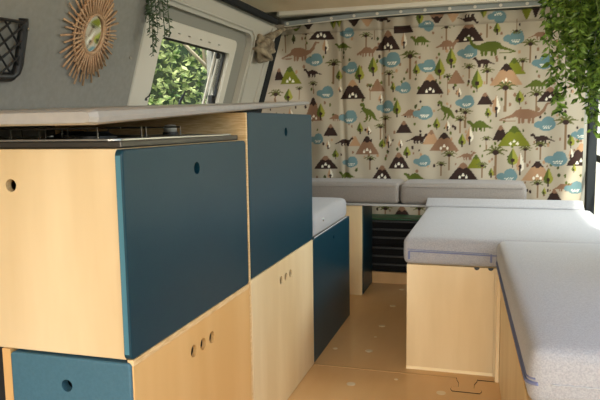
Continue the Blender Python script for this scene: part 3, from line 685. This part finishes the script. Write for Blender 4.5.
# gathered bunch at the left edge
TIE = mat('bunched_cotton', (172, 158, 132), .95, noise=((98, 84, 68), 22, (1, 1, 1)))
bm = bmesh.new(); c0 = at(264, 49, 1, 3.20)
bmesh.ops.create_icosphere(bm, subdivisions=4, radius=1)
for v in bm.verts:
    n = v.co.copy(); a = math.atan2(n.z, n.x)
    k = 1+.12*math.sin(5*a+2*n.y)+.12*math.sin(11*n.z+3*n.x+2*n.y)
    v.co = Vector((n.x*.05*k, n.y*.085*k, n.z*.068*k)) + c0
b1 = obj('gathered_bunch', bm, TIE, ct, smooth=True); b1.location = (0, -CY, -.12)
bm = bmesh.new(); tube(bm, [c0+Vector((.0, 0, .040)), at(272, 36, 1, 3.3), at(284, 29, 1, 3.55), at(300, 27, 1, 3.78)], [.024, .020, .012, .004], 10)
b2 = obj('gathered_fold', bm, TIE, ct, smooth=True); b2.location = (0, -CY, -.12)

# curtain rail
RY = 3.735
rp = [(-1.20, 1.520), (-1.08, 1.527), (-.9, 1.537), (-.7, 1.545), (-.5, 1.549), (-.2, 1.549), (.1, 1.549), (.46, 1.549)]
t = root('curtain_rail', 'grey metal curtain rail with white gliders above the dinosaur curtain', 'curtain rail', (-.4, RY, 1.54))
bm = bmesh.new()
sec = [(-.012, -.013), (.012, -.013), (.012, .013), (-.012, .013)]
rg = [[bm.verts.new((x, RY+a, z+b)) for a, b in sec] for x, z in rp]
for a, b in zip(rg, rg[1:]):
    for k in range(4): bm.faces.new((a[k], a[(k+1) % 4], b[(k+1) % 4], b[k]))
bm.faces.new(rg[0]); bm.faces.new(rg[-1][::-1])
P(obj('track', bm, TRK, t), t)
def rz_(x):
    for (xa, za), (xb, zb_) in zip(rp, rp[1:]):
        if xa <= x <= xb: return za+(zb_-za)*(x-xa)/(xb-xa)
    return rp[-1][1]
x = -1.18
while x < .44:
    bm = bmesh.new(); lathe(bm, [(.009, -.014), (.009, -.010), (.006, -.006)], (x, RY-.006, rz_(x)), 'y', 12)
    for v in bm.verts: pass
    P(obj('glider', bm, WHITE, t), t); x += .135
bm = bmesh.new()
tube(bm, [(x_, RY-.013, z_-.0145) for x_, z_ in rp], .003, 6); P(obj('lip', bm, WHITE, t), t)
struct(obj('trim_13', B(-1.24, .55, 3.70, 3.77, 1.565, 1.61), METW))

# ================================================================ WALL THINGS
mc = Vector((wl(1.214), 1.748, 1.214)) + nl*.012
yv = Vector((0, 1, 0)); zv = nl.cross(yv) * -1
if zv.z < 0: zv = -zv
def mp_(r, a, w): return mc + yv*(.87*r*math.cos(a)) + zv*(1.04*r*math.sin(a)) + nl*w
t = root('sunburst_mirror', 'small round mirror with rattan sunburst frame on grey wall', 'mirror', mc)
bm = bmesh.new(); ring = [bm.verts.new(mp_(.053, 2*math.pi*k/40, .010)) for k in range(40)]; ring2 = [bm.verts.new(mp_(.053, 2*math.pi*k/40, .004)) for k in range(40)]
bm.faces.new(ring); bm.faces.new(ring2[::-1])
for k in range(40): bm.faces.new((ring[k], ring[(k+1) % 40], ring2[(k+1) % 40], ring2[k]))
P(obj('mirror_glass', bm, MIRR, t), t)
for rr_, w_, th in ((.057, .013, .0045), (.098, .007, .0035), (.067, .010, .004), (.078, .006, .004)):
    P(obj('rattan_hoop', tube(bmesh.new(), [mp_(rr_, 2*math.pi*k/48, w_) for k in range(49)], th, 8, False), RATT, t, smooth=True), t)
rs = random.Random(5)
for k in range(84):
    a = 2*math.pi*k/84+rs.uniform(-.02, .02); L = (.156, .122, .144, .116)[k % 4]+rs.uniform(-.006, .006); w = .012 if k % 2 else .002
    P(obj('ray', tube(bmesh.new(), [mp_(.055, a, w), mp_(L, a, w+.004 if k % 2 else w)], [.0034, .0030], 7), RATT, t, smooth=True), t)

def wp(y, z, w): return Vector((wl(z), y, z)) + nl*w
t = root('net_pocket', 'black framed storage net pocket on the grey wall', 'net pocket', wp(1.38, 1.14, .01))
bm = bmesh.new()
tube(bm, [wp(1.452, 1.214, .012), wp(1.454, 1.20, .014), wp(1.462, 1.10, .014), wp(1.458, 1.078, .014), wp(1.440, 1.062, .014), wp(1.30, 1.054, .014), wp(1.20, 1.056, .014), wp(1.18, 1.072, .014), wp(1.18, 1.205, .014)], .0125, 8)
P(obj('frame', bm, BLACK, t, smooth=True), t)
bm = bmesh.new(); tube(bm, [wp(1.455, 1.205, .020), wp(1.18, 1.195, .020)], .0045, 6)
n = 9; y0, y1, z0, z1 = 1.18, 1.46, 1.058, 1.198; s = .050
def clipline(p, d):
    ts = []
    t0, t1 = -9, 9
    for i, (lo, hi) in enumerate(((y0, y1), (z0, z1))):
        a, b = (lo-p[i])/d[i], (hi-p[i])/d[i]
        if a > b: a, b = b, a
        t0, t1 = max(t0, a), min(t1, b)
    return (t0, t1) if t1 > t0 else None
for sg in (1, -1):
    for k in range(-8, 22):
        p = (y0+k*s, z0 if sg > 0 else z1); d = (.77, .64*sg); c = clipline(p, d)
        if c: tube(bm, [wp(p[0]+d[0]*c[0], p[1]+d[1]*c[0], .02), wp(p[0]+d[0]*c[1], p[1]+d[1]*c[1], .02)], .0030, 6)
P(obj('net', bm, BLACK, t), t)
bm = bmesh.new(); lathe(bm, [(.004, 0), (.004, .002), (.002, .003)], wp(1.458, 1.19, .027), 'x', 10); P(obj('screw', bm, CHROME, t), t)
struct(obj('trim_14', lathe(bmesh.new(), [(.006, 0), (.005, .003)], wp(2.005, 1.163, .006), 'x', 10), METG))

# ================================================================ HANGING PLANTS
def vine(parent, pts, s, dens, m, rnd, spread=1.0):
    bm = bmesh.new(); tube(bm, pts, .0014, 4)
    P_ = [Vector(p) for p in pts]
    for a, b in zip(P_, P_[1:]):
        L = (b-a).length; n = max(1, int(L/dens))
        for i in range(n):
            q = a.lerp(b, (i+rnd.random())/n); ang = rnd.uniform(0, 6.28)
            d = Vector((math.cos(ang)*spread, math.sin(ang)*spread, -rnd.uniform(.2, 1.1)))
            leafquad(bm, q, d, s*rnd.uniform(.65, 1.25), .45)
    o = obj('vine', bm, m, parent); o.location = -Vector(parent.location); return o
rnd = random.Random(11)
t = root('hanging_plant', 'lush bright green hanging plant trailing down at upper right', 'hanging plant', (.36, 2.2, 1.36))
bm = bmesh.new(); lathe(bm, [(.055, 0), (.08, .04), (.095, .10), (.1, .105), (.09, .10), (.075, .03), (.02, .02)], (0, 0, 0)); obj('pot', bm, POT, t, smooth=True)
bm = bmesh.new()
for a in (0, 2.09, 4.19): tube(bm, [(.097*math.cos(a), .097*math.sin(a), .1), (0, 0, .205)], .0015, 5)
tube(bm, [(0, 0, .2), (0, 0, CZ-1.36)], .002, 5); obj('hanger', bm, STEM, t)
pc = Vector((.36, 2.2, 1.44))
for k in range(64):
    a = rnd.uniform(0, 6.28); rad = rnd.uniform(.06, .22) ; ox, oy = math.cos(a), math.sin(a)
    ex = pc.x+ox*rad; ey = pc.y+oy*min(rad, .17)
    # lower reach of the foliage follows a skirt that hangs lowest toward the right
    left = max(0, min(1, (ex-.14)/.2)); zend = 1.12-.13*left+rnd.uniform(-.06, .09)
    pts = [pc+Vector((ox*.06, oy*.06, .0)), Vector((pc.x+ox*rad*.8, pc.y+oy*rad*.6, 1.445)), Vector((ex, ey, 1.39))]
    z = 1.35
    while z > zend: pts.append(Vector((ex+rnd.uniform(-.008, .008), ey+rnd.uniform(-.008, .008), z))); z -= .045
    vine(t, pts, .034, .0058, LEAF, rnd)
for tip, top in (((558, 112), (556, 40)), ((595, 133), (592, 40)), ((590, 118), (588, 30)), ((549, 84), (552, 20)), ((577, 84), (575, 20)), ((566, 98), (566, 20))):
    e = at(*tip, 1, 2.16); s0 = at(*top, 1, 2.16)
    pts = [pc+Vector((0, -.05, 0)), Vector((s0.x, 2.16, 1.42)), Vector((s0.x, 2.15, 1.34))]
    for i in range(9): pts.append(Vector((s0.x, 2.16, 1.30)).lerp(e, (i+1)/9)+Vector((rnd.uniform(-.006, .006), 0, 0)))
    vine(t, pts, .034, .0050, LEAF, rnd)
# small plant beside the left window
wc = wp(2.02, 1.40, .07)
t = root('trailing_plant', 'small dusty green trailing plant hanging beside the left window', 'hanging plant', wc)
bm = bmesh.new(); lathe(bm, [(.03, 0), (.045, .05), (.05, .07), (.045, .068), (.03, .03)], (0, 0, 0)); obj('pot', bm, POT, t, smooth=True)
bm = bmesh.new(); tube(bm, [(0, 0, .06), wp(2.02, 1.46, .006)-wc], .004, 6); obj('bracket', bm, BLACK, t)
for (tx, tz) in ((153, 56), (150, 34), (158, 30), (170, 36), (165, 40), (146, 20), (141, 12), (149, 14), (160, 18), (138, 8), (156, 44), (143, 16), (152, 22)):
    e = at(tx, tz, 1, 2.05); sx_ = wc+Vector((0, 0, .06))
    md = Vector((e.x+rnd.uniform(-.01, .01), e.y-.02+rnd.uniform(-.02, .02), 1.38)); pts = [sx_, (sx_+md)/2+Vector((0, 0, .02)), md]
    for i in range(5): pts.append(md.lerp(e, (i+1)/5))
    vine(t, pts, .020, .0055, LEAFD, rnd)
